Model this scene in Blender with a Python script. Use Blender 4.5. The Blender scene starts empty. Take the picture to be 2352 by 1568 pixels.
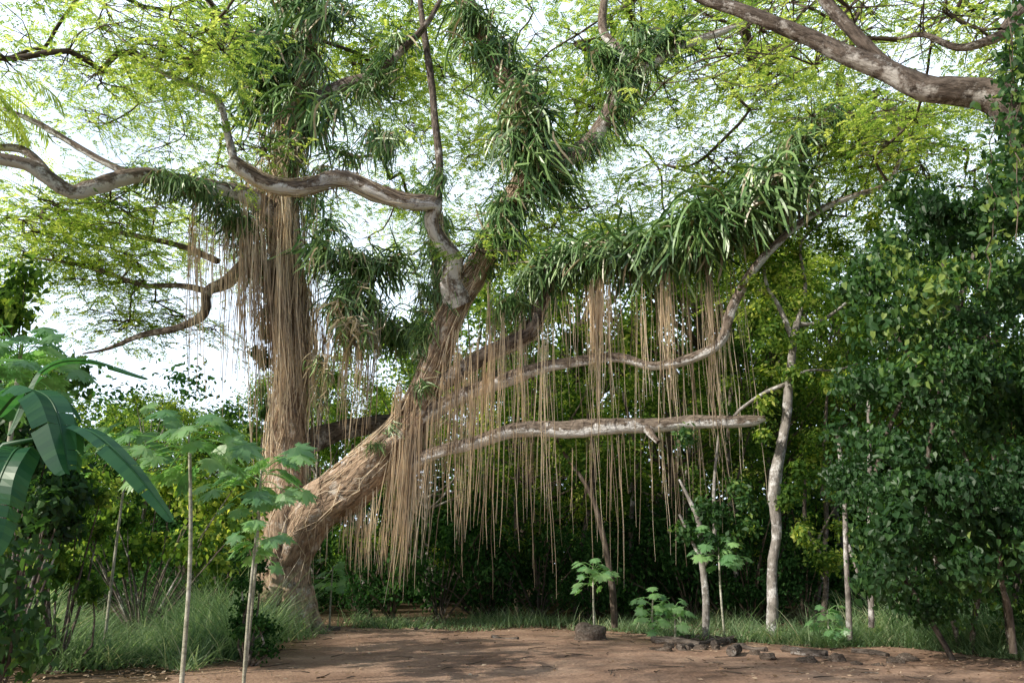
import bpy, math, numpy as np
from mathutils import Vector, Matrix
R=np.random.default_rng(7)
TH=math.radians(15.3); F=1846.0; EYE=1.6
def S(px,py,Y):
    """site survey: bearing measured on the photo + distance along the ground -> metres"""
    a=(px-1176)/F; b=(784-py)/F
    dy=math.cos(TH)-b*math.sin(TH); dz=math.sin(TH)+b*math.cos(TH)
    k=Y/dy
    return np.array([a*k,Y,EYE+dz*k])
def proj(p):
    x,y,z=p[0],p[1],p[2]-EYE
    f=y*math.cos(TH)+z*math.sin(TH); u=-y*math.sin(TH)+z*math.cos(TH)
    return 1176+F*x/f, 784-F*u/f
def unit(v):
    return v/np.maximum(np.linalg.norm(v,axis=-1,keepdims=True),1e-9)
# ---------------------------------------------------------------- mesh builder
class MB:
    def __init__(s): s.v=[];s.f=[];s.t=[];s.r=[];s.n=0
    def add(s,v,f,t=None,r=0.5):
        v=np.asarray(v,float).reshape(-1,3); f=np.asarray(f,int).reshape(-1,4)
        s.v.append(v); s.f.append(f+s.n); s.n+=len(v)
        s.t.append(v*1.0 if t is None else t)
        r=np.asarray(r,float)
        s.r.append(np.full(len(f),float(r)) if r.ndim==0 else r)
    def mesh(s,name,origin=(0,0,0),mat=None,smooth=False):
        v=np.concatenate(s.v)-np.asarray(origin); f=np.concatenate(s.f); t=np.concatenate(s.t); r=np.concatenate(s.r)
        me=bpy.data.meshes.new(name)
        me.vertices.add(len(v)); me.vertices.foreach_set('co',v.astype(np.float32).ravel())
        me.loops.add(f.size); me.loops.foreach_set('vertex_index',f.astype(np.int32).ravel())
        me.polygons.add(len(f)); me.polygons.foreach_set('loop_start',np.arange(0,f.size,4,dtype=np.int32))
        me.update(calc_edges=True)
        a=me.attributes.new('tco','FLOAT_VECTOR','POINT'); a.data.foreach_set('vector',t.astype(np.float32).ravel())
        a=me.attributes.new('rnd','FLOAT','FACE'); a.data.foreach_set('value',r.astype(np.float32))
        me.polygons.foreach_set('use_smooth',np.full(len(f),smooth))
        if mat: me.materials.append(mat)
        me.update()
        return me
def catmull(P,step):
    P=np.asarray(P,float); n=len(P)
    E=np.vstack([2*P[0]-P[1],P,2*P[-1]-P[-2]])
    out=[]
    for i in range(n-1):
        p0,p1,p2,p3=E[i],E[i+1],E[i+2],E[i+3]
        m=max(1,int(np.linalg.norm((p2-p1)[:3])/step))
        for k in range(m):
            t=k/m
            out.append(0.5*((2*p1)+(-p0+p2)*t+(2*p0-5*p1+4*p2-p3)*t*t+(-p0+3*p1-3*p2+p3)*t**3))
    out.append(P[-1]); return np.array(out)
def tube(mb,pts,rad,sides=6,rough=0.0,rnd=0.5,flute=0):
    pts=np.asarray(pts,float); n=len(pts); rad=np.broadcast_to(np.asarray(rad,float),(n,))
    T=unit(np.gradient(pts,axis=0))
    N=np.zeros((n,3)); a=np.array([1.0,0,0]) if abs(T[0][0])<.8 else np.array([0,1.0,0])
    cur=a-T[0]*a.dot(T[0])
    for i in range(n):
        cur=cur-T[i]*cur.dot(T[i]); l=np.linalg.norm(cur); cur=cur/l if l>1e-6 else a; N[i]=cur
    B=np.cross(T,N)
    an=np.arange(sides)*2*math.pi/sides
    s=np.concatenate([[0],np.cumsum(np.linalg.norm(np.diff(pts,axis=0),axis=1))])
    m=np.ones((n,sides))
    if rough>0:
        ph=R.uniform(0,6.28,8)
        m+=rough*(0.5*np.sin(2*an[None]+ph[0]+s[:,None]*1.1)+0.4*np.sin(3*an[None]+ph[1]-s[:,None]*1.9)+0.35*np.sin(5*an[None]+ph[2]+s[:,None]*2.7)+0.6*np.sin(s[:,None]*3.1+ph[3])*np.sin(an[None]+ph[5]))
        m+=rough*0.35*R.normal(0,1,(n,sides))
    if flute>0:
        ph=R.uniform(0,6.28,3)
        m+=flute*(np.sin(7*an[None]+ph[0]+s[:,None]*0.5)+.6*np.sin(11*an[None]+ph[1]-s[:,None]*.8))
    rr=rad[:,None]*m
    V=pts[:,None]+rr[...,None]*(np.cos(an)[None,:,None]*N[:,None]+np.sin(an)[None,:,None]*B[:,None])
    t=np.stack([np.cos(an)[None]*rad[:,None],np.sin(an)[None]*rad[:,None],np.broadcast_to(s[:,None],(n,sides))+0*rad[:,None]],-1)+R.uniform(0,50)
    i=np.arange(n-1)[:,None]*sides; j=np.arange(sides)[None]; j2=(j+1)%sides
    f=np.stack([i+j,i+j2,i+sides+j2,i+sides+j],-1).reshape(-1,4)
    mb.add(V.reshape(-1,3),f,t.reshape(-1,3),rnd)
def kites(mb,p,d,nrm,L,W,rnd=None,base=0.42):
    n=len(p); d=unit(d); s=unit(np.cross(d,nrm)); L=np.broadcast_to(L,(n,))[:,None]; W=np.broadcast_to(W,(n,))[:,None]
    mid=p+d*L*base
    V=np.stack([p,mid-s*W/2,p+d*L,mid+s*W/2],1)
    mb.add(V.reshape(-1,3),np.arange(4*n).reshape(-1,4),None,R.uniform(0,1,n) if rnd is None else rnd)
def hearts(mb,p,d,nrm,L,W,rnd=None):
    n=len(p); d=unit(d); s=unit(np.cross(d,nrm)); u=unit(np.cross(s,d)); L=np.broadcast_to(L,(n,))[:,None]; W=np.broadcast_to(W,(n,))[:,None]
    a=p; tip=p+d*L-u*L*.12
    l1=p-d*L*.05-s*W*.42+u*W*.14; l2=p+d*L*.45-s*W*.45+u*W*.12
    r1=p-d*L*.05+s*W*.42+u*W*.14; r2=p+d*L*.45+s*W*.45+u*W*.12
    V=np.stack([a,l1,l2,tip,r2,r1],1); b=np.arange(n)[:,None]*6
    f=np.stack([b+[[0,1,2,3]],b+[[0,3,4,5]]],1).reshape(-1,4)
    r=R.uniform(0,1,n) if rnd is None else rnd
    mb.add(V.reshape(-1,3),f,None,np.repeat(r,2))
def rdir(n):
    return unit(R.normal(0,1,(n,3)))
# ---------------------------------------------------------------- materials
def newmat(name):
    m=bpy.data.materials.new(name); m.use_nodes=True; nt=m.node_tree; nt.nodes.clear(); return m,nt,nt.nodes,nt.links
def ramp(N,stops):
    r=N.new('ShaderNodeValToRGB'); e=r.color_ramp.elements
    while len(e)>1: e.remove(e[-1])
    e[0].position=stops[0][0]; e[0].color=(*stops[0][1],1)
    for p,c in stops[1:]:
        k=e.new(p); k.color=(*c,1)
    return r
def leafmat(name,stops,transl=0.4,gloss=0.0,rough=0.35,tint=(1.25,1.2,0.5),patch=0.25):
    m,nt,N,L=newmat(name)
    at=N.new('ShaderNodeAttribute'); at.attribute_name='rnd'
    geo=N.new('ShaderNodeNewGeometry'); nz=N.new('ShaderNodeTexNoise'); nz.inputs['Scale'].default_value=0.55; nz.inputs['Detail'].default_value=1
    L.new(geo.outputs['Position'],nz.inputs['Vector'])
    mx=N.new('ShaderNodeMath'); mx.operation='MULTIPLY_ADD'; L.new(nz.outputs['Fac'],mx.inputs[0]); mx.inputs[1].default_value=patch*4; mx.inputs[2].default_value=-patch*2
    ad=N.new('ShaderNodeMath'); ad.operation='ADD'; ad.use_clamp=True; L.new(at.outputs['Fac'],ad.inputs[0]); L.new(mx.outputs[0],ad.inputs[1])
    rp=ramp(N,stops); L.new(ad.outputs[0],rp.inputs[0])
    df=N.new('ShaderNodeBsdfDiffuse'); L.new(rp.outputs[0],df.inputs[0])
    tr=N.new('ShaderNodeBsdfTranslucent'); mt=N.new('ShaderNodeMix'); mt.data_type='RGBA'; mt.blend_type='MULTIPLY'; mt.inputs[0].default_value=1
    L.new(rp.outputs[0],mt.inputs[6]); mt.inputs[7].default_value=(*[2*t for t in tint],1); L.new(mt.outputs[2],tr.inputs[0])
    m1=N.new('ShaderNodeMixShader'); m1.inputs[0].default_value=transl; L.new(df.outputs[0],m1.inputs[1]); L.new(tr.outputs[0],m1.inputs[2])
    out=m1
    if gloss>0:
        gl=N.new('ShaderNodeBsdfGlossy'); gl.inputs['Roughness'].default_value=rough; gl.inputs[0].default_value=(.95,.95,.9,1)
        m2=N.new('ShaderNodeMixShader'); m2.inputs[0].default_value=gloss; L.new(m1.outputs[0],m2.inputs[1]); L.new(gl.outputs[0],m2.inputs[2]); out=m2
    o=N.new('ShaderNodeOutputMaterial'); L.new(out.outputs[0],o.inputs[0]); return m
def barkmat(name,dark,mid,pale,palepos=0.62,stretch=0.25,scale=14,bump=0.6,under=0.0):
    m,nt,N,L=newmat(name)
    at=N.new('ShaderNodeAttribute'); at.attribute_name='tco'
    mp=N.new('ShaderNodeMapping'); mp.inputs['Scale'].default_value=(1,1,stretch); L.new(at.outputs['Vector'],mp.inputs[0])
    n1=N.new('ShaderNodeTexNoise'); n1.inputs['Scale'].default_value=scale; n1.inputs['Detail'].default_value=6; n1.inputs['Roughness'].default_value=.7; L.new(mp.outputs[0],n1.inputs['Vector'])
    r1=ramp(N,[(0.36,dark),(0.6,mid)]); L.new(n1.outputs['Fac'],r1.inputs[0])
    n2=N.new('ShaderNodeTexNoise'); n2.inputs['Scale'].default_value=2.6; n2.inputs['Detail'].default_value=10; n2.inputs['Roughness'].default_value=.78; L.new(at.outputs['Vector'],n2.inputs['Vector'])
    fac=n2.outputs['Fac']
    if under:
        g=N.new('ShaderNodeNewGeometry'); sx=N.new('ShaderNodeSeparateXYZ'); L.new(g.outputs['Normal'],sx.inputs[0])
        ma=N.new('ShaderNodeMath'); ma.operation='MULTIPLY_ADD'; L.new(sx.outputs[2],ma.inputs[0]); ma.inputs[1].default_value=-under; L.new(n2.outputs['Fac'],ma.inputs[2]); fac=ma.outputs[0]
    r2=ramp(N,[(palepos-.05,(0,0,0)),(palepos+.05,(1,1,1))]); L.new(fac,r2.inputs[0])
    mx=N.new('ShaderNodeMix'); mx.data_type='RGBA'; L.new(r2.outputs[0],mx.inputs[0]); L.new(r1.outputs[0],mx.inputs[6]); mx.inputs[7].default_value=(*pale,1)
    p=N.new('ShaderNodeBsdfDiffuse'); L.new(mx.outputs[2],p.inputs['Color'])
    b=N.new('ShaderNodeBump'); b.inputs['Strength'].default_value=bump; b.inputs['Distance'].default_value=.08; L.new(n1.outputs['Fac'],b.inputs['Height']); L.new(b.outputs[0],p.inputs['Normal'])
    o=N.new('ShaderNodeOutputMaterial'); L.new(p.outputs[0],o.inputs[0]); return m
M_can=leafmat('canopy_leaf',[(0,(.08,.15,.04)),(.5,(.22,.31,.08)),(1,(.46,.51,.18))],.55,0,.4,(1.2,1.17,.6),.18)
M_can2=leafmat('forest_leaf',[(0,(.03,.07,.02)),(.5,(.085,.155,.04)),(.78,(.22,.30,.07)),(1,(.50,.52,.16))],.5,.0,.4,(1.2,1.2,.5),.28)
M_dark=leafmat('shade_leaf',[(0,(.01,.03,.01)),(.6,(.03,.075,.025)),(1,(.09,.18,.055))],.3,.0,.4,(1,1.2,.5))  # darker leaf green, with the understory shade put into the colour
M_vine=leafmat('heart_leaf',[(0,(.018,.05,.018)),(.6,(.04,.10,.032)),(.9,(.085,.17,.045)),(1,(.22,.30,.08))],.35,.02,.45,(1.2,1.2,.5),.3)
M_cact=leafmat('cactus_stem',[(0,(.055,.13,.04)),(.45,(.15,.28,.085)),(.84,(.36,.50,.20)),(.87,(.38,.31,.20)),(1,(.54,.46,.32))],.22,.06,.4,(1,1.05,.5),.06)
M_pap=leafmat('papaya_leaf',[(0,(.13,.27,.12)),(1,(.30,.46,.20))],.4,.04,.4,(1,1.15,.6))
M_ban=leafmat('banana_leaf',[(0,(.02,.085,.045)),(1,(.06,.17,.07))],.35,.03,.4,(1.2,1.3,.5))
M_grass=leafmat('grass_blade',[(0,(.10,.16,.08)),(.5,(.21,.30,.16)),(.8,(.36,.43,.26)),(1,(.64,.56,.40))],.35,.0,.4,(1,1.1,.7),.3)
M_litter=leafmat('leaf_litter',[(0,(.12,.08,.05)),(.6,(.34,.23,.15)),(1,(.62,.48,.34))],.05)
M_root=leafmat('root_fibre',[(0,(.10,.07,.05)),(.28,(.36,.28,.20)),(.6,(.72,.62,.48)),(1,(.90,.84,.72))],.2,.0,.6,(1,.93,.78),.14)
M_bark=barkmat('tree_bark',(.14,.095,.065),(.54,.385,.27),(.74,.67,.59),.58,.3,13,.9)
M_bark2=barkmat('limb_bark',(.08,.062,.05),(.30,.24,.19),(.86,.84,.82),.55,.3,16,.9,.19)
M_bark3=barkmat('grey_bark',(.055,.045,.038),(.22,.18,.15),(.58,.55,.51),.59,.3,16,.9,.08)
M_pale=barkmat('pale_bark',(.14,.125,.11),(.32,.29,.26),(.66,.64,.62),.56,.5,12,.5)
M_twig=barkmat('twig_bark',(.05,.04,.03),(.15,.12,.095),(.34,.31,.28),.62,.3,14,.3)
M_stem=barkmat('green_stem',(.22,.22,.16),(.42,.4,.31),(.6,.57,.48),.55,3,9,.3)
M_rock=barkmat('stone',(.09,.07,.055),(.23,.18,.145),(.36,.31,.26),.6,1,6,.8)
# ---------------------------------------------------------------- object helpers
SC=bpy.context.scene; COL=SC.collection
def obj(name,data,loc=(0,0,0),parent=None,label=None,cat=None,group=None,kind=None):
    o=bpy.data.objects.new(name,data); o.location=loc; COL.objects.link(o)
    if parent: o.parent=parent
    if label: o['label']=label
    if cat: o['category']=cat
    if group: o['group']=group
    if kind: o['kind']=kind
    return o
def thing(name,loc,label,cat,group=None):
    return obj(name,None,loc,None,label,cat,group)
def part(name,mb,mat,parent,origin=(0,0,0),smooth=False,kind=None,label=None):
    return obj(name,mb.mesh(name,origin,mat,smooth),(0,0,0),parent,label,None,None,kind)
def ground_at(px,py):
    b=(784-py)/F; dy=math.cos(TH)-b*math.sin(TH); dz=math.sin(TH)+b*math.cos(TH)
    Y=-EYE*dy/dz; return S(px,py,Y)
# ---------------------------------------------------------------- ground
def grid(x0,x1,y0,y1,nx,ny,zf=None,shape=None):
    xs=np.linspace(x0,x1,nx); ys=np.linspace(y0,y1,ny); X,Y=np.meshgrid(xs,ys)
    Z=0*X if zf is None else zf(X,Y)
    V=np.stack([X,Y,Z],-1).reshape(-1,3); i=np.arange(ny-1)[:,None]*nx; j=np.arange(nx-1)[None]
    f=np.stack([i+j,i+j+1,i+nx+j+1,i+nx+j],-1).reshape(-1,4)
    if shape is not None:
        c=V[f].mean(1); f=f[shape(c[:,0],c[:,1])]
    return V,f
def dirtmat(name,a,b,c,sc=1.2,lo=.7):
    m,nt,N,L=newmat(name)
    g=N.new('ShaderNodeNewGeometry'); n1=N.new('ShaderNodeTexNoise'); n1.inputs['Scale'].default_value=sc; n1.inputs['Detail'].default_value=8; n1.inputs['Roughness'].default_value=.65; L.new(g.outputs['Position'],n1.inputs['Vector'])
    r=ramp(N,[(.3,a),(.5,b),(.7,c)]); L.new(n1.outputs['Fac'],r.inputs[0])
    n2=N.new('ShaderNodeTexNoise'); n2.inputs['Scale'].default_value=22; n2.inputs['Detail'].default_value=6; L.new(g.outputs['Position'],n2.inputs['Vector'])
    r2=ramp(N,[(.3,(lo,lo,lo)),(.65,(1.15,1.12,1.1))]); L.new(n2.outputs['Fac'],r2.inputs[0])
    mx=N.new('ShaderNodeMix'); mx.data_type='RGBA'; mx.blend_type='MULTIPLY'; mx.inputs[0].default_value=1; L.new(r.outputs[0],mx.inputs[6]); L.new(r2.outputs[0],mx.inputs[7])
    p=N.new('ShaderNodeBsdfDiffuse'); L.new(mx.outputs[2],p.inputs['Color'])
    b=N.new('ShaderNodeBump'); b.inputs['Strength'].default_value=.5; b.inputs['Distance'].default_value=.04; L.new(n2.outputs['Fac'],b.inputs['Height']); L.new(b.outputs[0],p.inputs['Normal'])
    o=N.new('ShaderNodeOutputMaterial'); L.new(p.outputs[0],o.inputs[0]); return m
M_soil=dirtmat('forest_soil',(.05,.04,.025),(.12,.085,.055),(.2,.145,.095))
M_dirt=dirtmat('red_dirt',(.21,.135,.095),(.34,.225,.16),(.47,.33,.24),.6,.7)
mb=MB(); V,f=grid(-260,260,-120,400,131,131); mb.add(V,f)
obj('ground',mb.mesh('ground',mat=M_soil,smooth=True),label='dark leafy forest soil under the trees',kind='structure')
def pathshape(x,y):
    w=.5*np.sin(x*1.1)+.3*np.sin(x*2.7+1)+.12*np.sin(x*9+y*7)
    left=-4.6+0.35*(y-20)*.2+.4*np.sin(y*1.7)+.12*np.sin(y*9+x*5)
    far=20.6+w-np.maximum(x-1,0)*.85
    far=np.maximum(far,12.6+w*.5)
    return (x>left)&(y<far)
mb=MB(); V,f=grid(-7,20,-6,24,420,460,lambda X,Y:.006+.035*(.5+.5*np.sin(X*.9+1)*np.cos(Y*.8))+.008*(.5+.5*np.sin(X*5.1)*np.sin(Y*4.3)),pathshape); mb.add(V,f)
obj('dirt_path',mb.mesh('dirt_path',mat=M_dirt,smooth=True),label='bare reddish brown dirt clearing with dappled light',kind='structure')
# ---------------------------------------------------------------- main tree
BASE=ground_at(655,1452)
def limb(spec,step=.18):
    rows=[]
    for px,py,Y,r in spec:
        p=S(px,py,Y); d=math.hypot(*(p-np.array([0,0,EYE]))[:3][1:]); rows.append([*p,r*d/F*.95])
    return catmull(rows,step)
L={}
L['trunk']=[(655,1500,20.2,94),(652,1450,20.2,74),(652,1390,20.2,60),(655,1300,20.2,55),(652,1200,20.2,56),(655,1080,20.3,46),(664,940,20.4,38),(680,800,20.5,34),(668,680,20.5,33),(655,560,20.4,30),(650,440,20.4,29),(665,320,20.5,28),(690,200,20.7,25),(705,60,21,20),(715,-120,21.5,16)]
L['diag']=[(655,1290,20.2,48),(710,1190,20.1,54),(785,1125,20,54),(860,1060,19.9,50),(930,985,19.8,43),(980,890,19.7,35),(1010,790,19.6,31),(1045,700,19.5,30),(1095,620,19.4,28),(1145,530,19.3,27),(1190,440,19.3,27),(1235,370,19.2,26),(1215,270,19.3,23),(1150,170,19.5,20),(1105,80,19.8,18),(1060,-30,20.2,15),(1000,-150,20.5,10)]
L['ur']=[(1240,375,19.2,24),(1330,350,19,20),(1385,285,18.9,17),(1420,205,18.9,17),(1480,160,18.8,14),(1560,110,18.7,10),(1680,65,18.5,7),(1780,20,18.4,5)]
L['ur2']=[(1470,165,18.9,12),(1420,110,19,11),(1385,70,19.2,10),(1390,-10,19.5,8),(1420,-120,19.7,5)]
L['arch']=[(1055,700,19.4,32),(1035,640,19.1,23),(1045,595,18.9,19),(1010,555,18.6,17),(990,500,18.4,18),(1002,468,18.2,17),(935,465,18.0,18),(860,440,17.9,19),(780,410,17.8,19),(700,432,17.7,18),(625,425,17.6,19),(570,398,17.5,17),(532,368,17.4,14)]
L['arch2']=[(540,380,17.4,10),(522,300,17.2,8),(500,230,17,7),(440,195,16.6,6),(360,160,16.2,5),(280,90,16,4),(200,20,15.8,2)]
L['low']=[(915,1075,19.8,30),(985,1045,19.5,17),(1080,1018,19.2,16),(1180,988,19,17),(1300,985,18.8,19),(1420,978,18.6,19),(1560,972,18.4,18),(1680,968,18.2,15),(1735,964,18.1,12),(1757,960,18.1,6)]
L['low2']=[(1480,975,18.5,14),(1500,1002,18.3,8),(1512,1015,18.2,6)]
L['mid']=[(960,960,19.7,26),(1060,910,19.4,16),(1150,875,19.2,17),(1230,848,19,14),(1340,828,18.8,12),(1420,820,18.6,12),(1500,840,18.4,11),(1590,822,18.2,12),(1655,785,18,11),(1680,710,17.9,11),(1730,620,17.8,10),(1800,545,17.7,9),(1880,485,17.6,8),(1960,450,17.5,6),(2040,420,17.4,5),(2085,340,17.3,4),(2170,300,17.2,2)]
L['arm']=[(1010,880,19.6,24),(1060,850,19.5,20),(1130,805,19.3,19),(1215,765,19.1,20),(1238,700,19,18),(1262,625,18.9,17),(1330,572,18.7,15),(1450,560,18.4,14),(1580,530,18.1,13),(1690,475,17.9,12),(1780,415,17.7,10),(1850,330,17.6,8),(1930,240,17.6,4)]
L['thin']=[(1020,760,19.6,16),(1004,640,19.7,12),(1002,520,19.7,10),(1010,400,19.8,10),(1000,280,19.9,9),(988,170,20,8),(972,60,20.1,7),(955,-80,20.2,4)]
L['left']=[(640,500,20.3,30),(570,450,19.6,20),(480,430,19,16),(400,415,18.5,17),(320,402,18,19),(240,420,17.6,20),(165,442,17.3,18),(115,412,17,17),(60,378,16.7,14),(-20,360,16.4,13),(-140,330,16,7)]
L['left2']=[(120,415,17,12),(85,370,17,10),(45,342,17,9),(-20,335,17,8),(-120,300,17,4)]
L['left3']=[(300,403,18,10),(220,362,18,8),(150,320,18,7),(70,275,18,6),(-20,240,18,3)]
L['lw']=[(650,640,20.4,24),(580,600,20.6,16),(520,650,20.9,16),(475,670,21,13),(468,720,21.1,12),(410,752,21.3,9),(330,768,21.6,7),(250,800,22,4),(190,812,22.3,2)]
L['lw2']=[(480,670,21,9),(410,655,21.2,7),(330,655,21.4,6),(240,625,21.6,5),(140,600,21.8,4),(40,590,22,2)]
L['lw3']=[(500,600,20.6,8),(430,570,21,7),(330,545,21.2,6),(220,525,21.4,5),(90,500,21.6,2)]
L['back']=[(670,1040,20.4,38),(720,1010,20.9,30),(790,985,21.4,24),(880,972,22,20),(970,965,22.6,16),(1060,900,23.2,12),(1150,850,23.8,6)]
L['up1']=[(690,250,20.6,18),(780,200,20.3,14),(860,170,20,11),(930,110,19.8,9),(990,40,19.6,6),(1040,-60,19.5,3)]
L['up2']=[(670,300,20.6,18),(610,220,21,13),(560,120,21.5,10),(500,30,22,8),(430,-60,22.5,4)]
P={k:limb(v) for k,v in L.items()}
tree=thing('rain_tree',BASE,'huge old rain tree with leaning root-wrapped trunks and bare limbs','tree')
mb=MB()
tube(mb,P['trunk'][:,:3],P['trunk'][:,3],28,.12,flute=.06)
tube(mb,P['diag'][:,:3],P['diag'][:,3],24,.12,flute=.03)
for k in range(9):
    a=k*.7+R.uniform(-.2,.2); b=np.array(BASE); o=np.array([math.cos(a),math.sin(a),0])
    pts=catmull([[*(b+o*.4+[0,0,1.0]),.2],[*(b+o*.6+[0,0,.4]),.18],[*(b+o*.85+[0,0,.06]),.12],[*(b+o*1.2+[0,0,-.08]),.06]],.12)
    tube(mb,pts[:,:3],pts[:,3],8,.1)
part('trunk',mb,M_bark,tree,BASE,True)
for k in ['low','mid','arm','arch','left','ur','back']:
    mb=MB(); tube(mb,P[k][:,:3],P[k][:,3],14,.16)
    for kk in {'low':['low2'],'arch':['arch2'],'left':['left2','left3'],'ur':['ur2'],'back':['thin','up1','up2','lw','lw2','lw3']}.get(k,[]):
        tube(mb,P[kk][:,:3],P[kk][:,3],9,.12)
    part('limb',mb,M_bark3 if k in('back','arm') else M_bark2,tree,BASE,True)
def cluster_template(rad,npin,nl,Ls,flat=.3):
    mb=MB()
    for i in range(npin):
        a=R.uniform(0,6.28); r=rad*math.sqrt(R.uniform(0.02,1)); c=np.array([r*math.cos(a),r*math.sin(a),R.normal(0,rad*flat)-.25*r*r])
        d=unit(np.array([math.cos(a)+R.normal(0,.6),math.sin(a)+R.normal(0,.6),R.normal(-.1,.3)])); s=unit(np.cross(d,[0,0,1])+R.normal(0,.2,3))
        t=np.linspace(0,1,nl); p=c+d*t[:,None]*Ls*nl*.42
        p=p-np.array([0,0,1])*(t[:,None]**2)*Ls
        for sg in (1,-1):
            dd=unit(s*sg+d*.35)+R.normal(0,.15,(nl,3)); nn=np.tile([0,0,1.0],(nl,1))+R.normal(0,.35,(nl,3))
            kites(mb,p,dd,nn,Ls*R.uniform(.8,1.15),Ls*.5,np.clip(np.full(nl,R.uniform(0,1))+R.normal(0,.1,nl),0,1))
    return np.concatenate(mb.v),np.concatenate(mb.f),np.concatenate(mb.r)
T_far=[cluster_template(1.35,38,8,.088,.18) for _ in range(6)]
T_near=[cluster_template(.85,30,9,.055,.22) for _ in range(4)]
def place_clusters(mb,pts,temps,scale=(.8,1.3)):
    for p in pts:
        V,f,r=temps[R.integers(len(temps))]; a=R.uniform(0,6.28); c,s=math.cos(a),math.sin(a); k=R.uniform(*scale)
        M=np.array([[c,-s,0],[s,c,0],[0,0,1]])@np.array(Matrix.Rotation(R.normal(0,.35),3,'X')); mb.add(V@M.T*k+p,f,None,np.clip(r+R.normal(0,.15),0,1))
def network(mb,skel,att,step=.7,r0=.011):
    """grow twigs from the skeleton towards every foliage cluster"""
    skel=np.asarray(skel)
    arr=np.zeros((len(skel)+len(att)*30,3)); n=len(skel); arr[:n]=skel
    D=[np.min(np.linalg.norm(skel-a,axis=1)) for a in att]
    parl=-np.ones(len(arr),int); nb=n
    for ai in np.argsort(D):
        a=att[ai]; d=np.linalg.norm(arr[:n]-a,axis=1); j=int(np.argmin(d)); s=arr[j]; dist=d[j]; m=min(28,max(1,int(dist/step)))
        prev=j; up=np.array([0,0,1.0])*dist*.12*R.uniform(-.6,1); sd=rdir(1)[0]*dist*.14
        for k in range(1,m+1):
            t=k/m; q=s*(1-t)+a*t+(up+sd)*math.sin(math.pi*t)+(R.normal(0,.16*step,3) if k<m else 0)
            if n>=len(arr): break
            arr[n]=q; parl[n]=prev; prev=n; n+=1
    cnt=np.ones(n)
    for i in range(n-1,nb-1,-1):
        if parl[i]>=nb: cnt[parl[i]]+=cnt[i]
    kids={}
    for i in range(nb,n): kids.setdefault(parl[i],[]).append(i)
    rad=lambda i:min(.13,r0*cnt[i]**.45)
    starts=[]
    for p,ks in kids.items():
        ks=sorted(ks,key=lambda q:-cnt[q])
        if p<nb: starts+=[(p,q) for q in ks]
        else: starts+=[(p,q) for q in ks[1:]]
    for p,q in starts:
        ch=[p,q]
        while ch[-1] in kids: ch.append(max(kids[ch[-1]],key=lambda z:cnt[z]))
        pts=arr[ch]; rr=np.array([rad(c) for c in ch[1:]]); rr=np.concatenate([[rr[0]],rr])
        row=catmull(np.column_stack([pts,rr]),step*.5) if len(ch)>2 else np.column_stack([pts,rr])
        tube(mb,row[:,:3],np.maximum(row[:,3],.009),5)
    for a in att:
        for k in range(7):
            an=R.uniform(0,6.28); e=a+np.array([math.cos(an),math.sin(an),R.normal(-.1,.2)])*R.uniform(.4,1.2)
            tube(mb,[a,(a+e)/2+R.normal(0,.08,3),e],[.017,.012,.007],3)
OPEN=[(90,190,130,110,.8),(130,340,160,60,.7),(60,430,90,50,.7),(300,600,240,80,.65),(430,470,90,60,.6),(830,540,110,70,.8),(1530,320,100,80,.7),(2170,150,90,50,.9),(2230,350,80,80,.75),(1480,400,100,40,.6),(880,330,50,60,.5),(1340,200,40,40,.5)]
att=[]; nin=0
while nin<620:
    r=math.sqrt(R.uniform(0,1)); a=R.uniform(0,6.28)
    x=-1+20*r*math.cos(a); y=21+17*r*math.sin(a); z=20.5-9*r*r+R.normal(0,.9)
    z+=.9*math.sin(x*.8+y*.35)+.6*math.sin(y*.9-x*.3)
    px,py=proj((x,y,z)); k=1
    inside=-60<px<2400 and -60<py<1600 and y>3
    if inside:
        for ox,oy,rx,ry,q in OPEN:
            e=((px-ox)/rx)**2+((py-oy)/ry)**2
            if e<1: k*=1-q
        if y<19: k*=.08
        if py>640: k*=.2
    else: k=.008 if y<18 else .03
    if R.uniform()<k: att.append([x,y,z]); nin+=inside
for c,s,n in [((330,120,15.5),(170,110),16),((480,70,15),(120,60),8),((2050,330,18),(110,70),18),((1900,330,18.5),(120,80),16),((1750,180,20),(130,80),18),((1300,150,23),(180,100),20),((1450,250,24),(200,90),16),((900,150,23),(100,100),16),((100,550,22),(120,60),16),((300,470,20),(120,40),12),((250,640,22),(160,50),16),((150,480,21),(120,40),10),((380,740,23),(160,40),14),((1780,640,21),(90,60),14),((1250,470,22),(160,60),14),((1650,400,22),(130,60),18),((640,330,18.5),(60,60),3),((1090,570,18.9),(50,50),3),((1150,300,22),(100,80),10)]:
    for i in range(n): att.append(S(c[0]+R.normal(0,s[0]*.6),c[1]+R.normal(0,s[1]*.6),c[2]+R.normal(0,.7)))
for i in range(52): # unseen foliage clusters added above the frame to dapple the clearing with shade
    att.append([R.uniform(-17,-6),R.uniform(3.5,10),R.uniform(9.5,12)])
att=np.array(att)
skel=np.concatenate([P[k][::3,:3] for k in P if k not in('trunk','diag','back','low2','arch')]+[P['trunk'][-25:,:3],P['diag'][-40::2,:3]])
mb=MB(); network(mb,skel,att); part('branches',mb,M_twig,tree,BASE,True,kind='stuff')
near=att[:,1]<17; mb=MB(); place_clusters(mb,att[~near],T_far); place_clusters(mb,att[near],T_near); place_clusters(mb,att[near]+R.normal(0,.4,(near.sum(),3)),T_near)
part('crown',mb,M_can,tree,BASE)
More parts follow.
